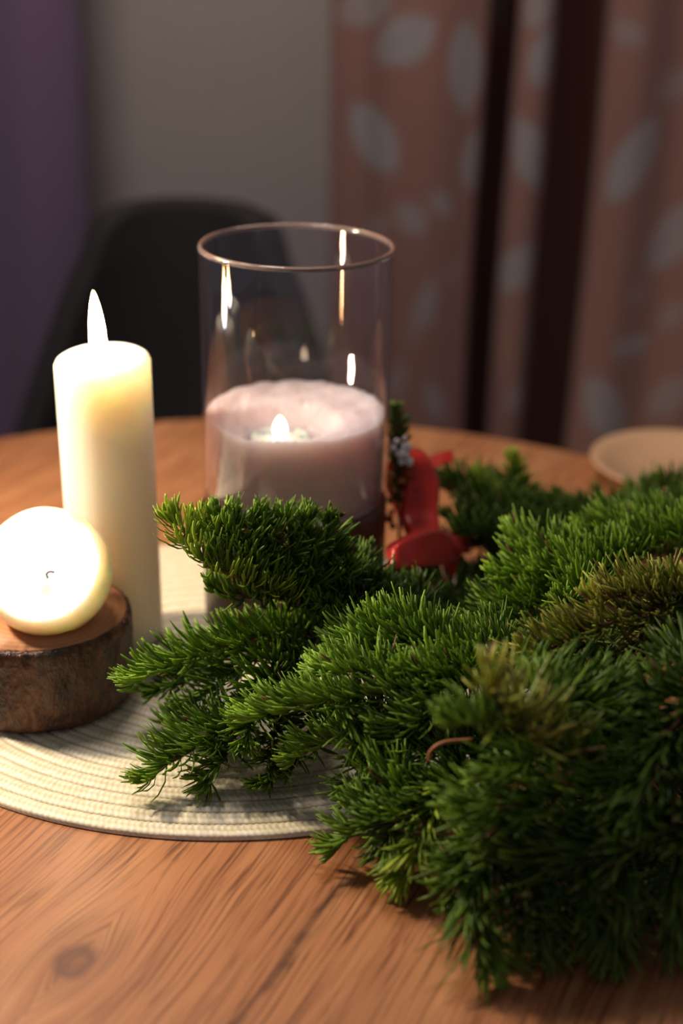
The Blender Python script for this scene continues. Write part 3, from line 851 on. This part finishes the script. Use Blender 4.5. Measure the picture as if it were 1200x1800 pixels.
fir_branch('dark fir branch lying low behind the bright upright needles', [
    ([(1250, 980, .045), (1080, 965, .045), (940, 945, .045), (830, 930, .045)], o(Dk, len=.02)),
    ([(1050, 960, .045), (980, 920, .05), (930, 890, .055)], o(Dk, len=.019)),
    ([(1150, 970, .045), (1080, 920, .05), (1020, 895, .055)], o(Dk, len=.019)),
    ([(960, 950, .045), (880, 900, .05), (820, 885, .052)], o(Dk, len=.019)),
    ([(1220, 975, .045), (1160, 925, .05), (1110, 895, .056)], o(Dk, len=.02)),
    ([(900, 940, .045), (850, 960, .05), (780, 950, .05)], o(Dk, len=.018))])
# bare stalks
for pts, lab in (([(835, 1092, .05), (740, 1090, .055), (722, 1062, .06)], 'thin bare brown stalk bent in the dark hollow of the pile'),
                 ([(830, 1300, .085), (780, 1305, .085), (757, 1320, .08), (753, 1338, .075)], 'short bare brown stalk below the blurred upright tip')):
    V, F = tube(catmull([at_h(*p) for p in pts], 20), .0009, 6)
    tag(mesh_obj('bare_stalk', V, F, M['bare_twig']), lab, 'stalk')

# ------------------------------------------------------------------ ribbon bow, frosted pick
def strip(name, ctrl, parent, mat=None, thick=.0006, n=40):
    """ctrl: [(point, half width vector)]"""
    C1 = catmull([c for c, w in ctrl], n); W1 = catmull([w for c, w in ctrl], n)
    V, F = [], []
    for c, w in zip(C1, W1):
        for q in range(7): V.append(c + w * (q / 3 - 1))
    for i in range(n - 1):
        for q in range(6): a = i * 7 + q; F.append((a, a + 1, a + 8, a + 7))
    ob = mesh_obj(name, V, F, mat or M['ribbon'], parent)
    m = ob.modifiers.new('thick', 'SOLIDIFY'); m.thickness = thick; m.offset = 0
    return ob
rb = empty('ribbon_bow', at_d(750, 955, .885)); rb.location.z = TT
tag(rb, 'red satin ribbon bow lying in the fir beside the glass', 'ribbon')
RO = Vector(rb.location)
def rp(x, y, d): return at_d(x, y, d) - RO
def wv(x, y, z): return Vector((x, y, z))
# standing loop, broad face to the viewer
strip('loop', [(rp(752, 948, .85), wv(.008, .001, .001)), (rp(738, 900, .875), wv(.0125, .002, .001)), (rp(742, 850, .887), wv(.0115, .003, 0)), (rp(728, 808, .893), wv(.0095, .004, .001)),
               (rp(712, 792, .908), wv(.007, .006, 0)), (rp(698, 812, .920), wv(.007, .006, 0)), (rp(702, 860, .92), wv(.009, .004, 0)), (rp(735, 940, .87), wv(.008, .002, 0))], rb)
# forward curl with the lit end
strip('loop', [(rp(802, 968, .840), wv(0, .003, .006)), (rp(770, 962, .815), wv(.001, .005, .0105)), (rp(728, 968, .790), wv(.001, .006, .0085)), (rp(696, 978, .776), wv(.001, .006, .0058)),
               (rp(680, 983, .782), wv(0, .005, .0042)), (rp(688, 972, .796), wv(0, .007, .004)), (rp(740, 952, .825), wv(0, .007, .005)), (rp(798, 955, .846), wv(0, .003, .006))], rb)
strip('tail', [(rp(726, 835, .9), wv(.001, .006, .0025)), (rp(750, 818, .905), wv(.0005, .008, .0018)), (rp(775, 806, .91), wv(.0005, .008, .0015)), (rp(796, 800, .915), wv(.0003, .007, .001))], rb)
strip('tail', [(rp(800, 965, .842), wv(0, .003, .005)), (rp(835, 945, .87), wv(0, .006, .004)), (rp(870, 930, .905), wv(.001, .006, .0035)), (rp(900, 932, .91), wv(.001, .003, .001))], rb)
strip('tail', [(rp(790, 975, .842), wv(.003, .003, .005)), (rp(795, 1010, .84), wv(.004, .004, .007)), (rp(770, 1035, .835), wv(.005, .004, .007)), (rp(745, 1050, .83), wv(.003, .003, .005))], rb)
V, F = lathe([(0, -.008), (.005, -.006), (.0065, 0), (.005, .006), (0, .008)], 16)
kn = mesh_obj('knot', V, F, M['ribbon'], rb); kn.location = rp(798, 962, .842)

pk = empty('frosted_pick', at_d(702, 930, .888)); pk.location.z = TT
tag(pk, 'dark sprig with frosted white berries and bronze beads standing beside the glass', 'decoration')
PO = Vector(pk.location)
def pp(x, y, d=.888): return at_d(x, y, d) - PO
path = catmull([Vector((0, 0, .002)), pp(703, 900), pp(704, 830), pp(700, 760), pp(698, 722)], 30)
V, F = tube(path, .0014, 6); st = mesh_obj('stem', V, F, M['twig'], pk)
Vn, Fn, cn = shoot_needles(path[8:], .0095, 60, 'dark', .3, 90, 26); nd = fast_mesh('needles', Vn, Fn, cn, M['needles'], st); nd['kind'] = 'stuff'
def blob(name, r, mat, loc, parent):
    V, F = lathe([(0, -r)] + [(r * math.cos(math.radians(e)), r * math.sin(math.radians(e))) for e in range(-60, 61, 30)] + [(0, r * 1.1)], 12)
    b_ = mesh_obj(name, V, F, mat, parent); b_.location = loc; return b_
for (x, y, r) in ((714, 786, .0034), (703, 798, .0032), (719, 812, .0030), (697, 776, .0022), (705, 812, .0022), (692, 788, .002), (711, 770, .0016), (712, 800, .0024)):
    blob('berry', r, M['frost'], pp(x, y, .872 + rng.random() * .006), pk)
for (x, y, r) in ((687, 836, .0032), (706, 846, .003), (690, 862, .0034), (708, 868, .003), (686, 880, .0026), (684, 912, .0032), (690, 925, .0026), (700, 890, .0028), (688, 900, .002)):
    blob('bead', r, M['bronze'], pp(x, y, .878 + rng.random() * .008), pk)
print('needle faces', TOTAL[0])
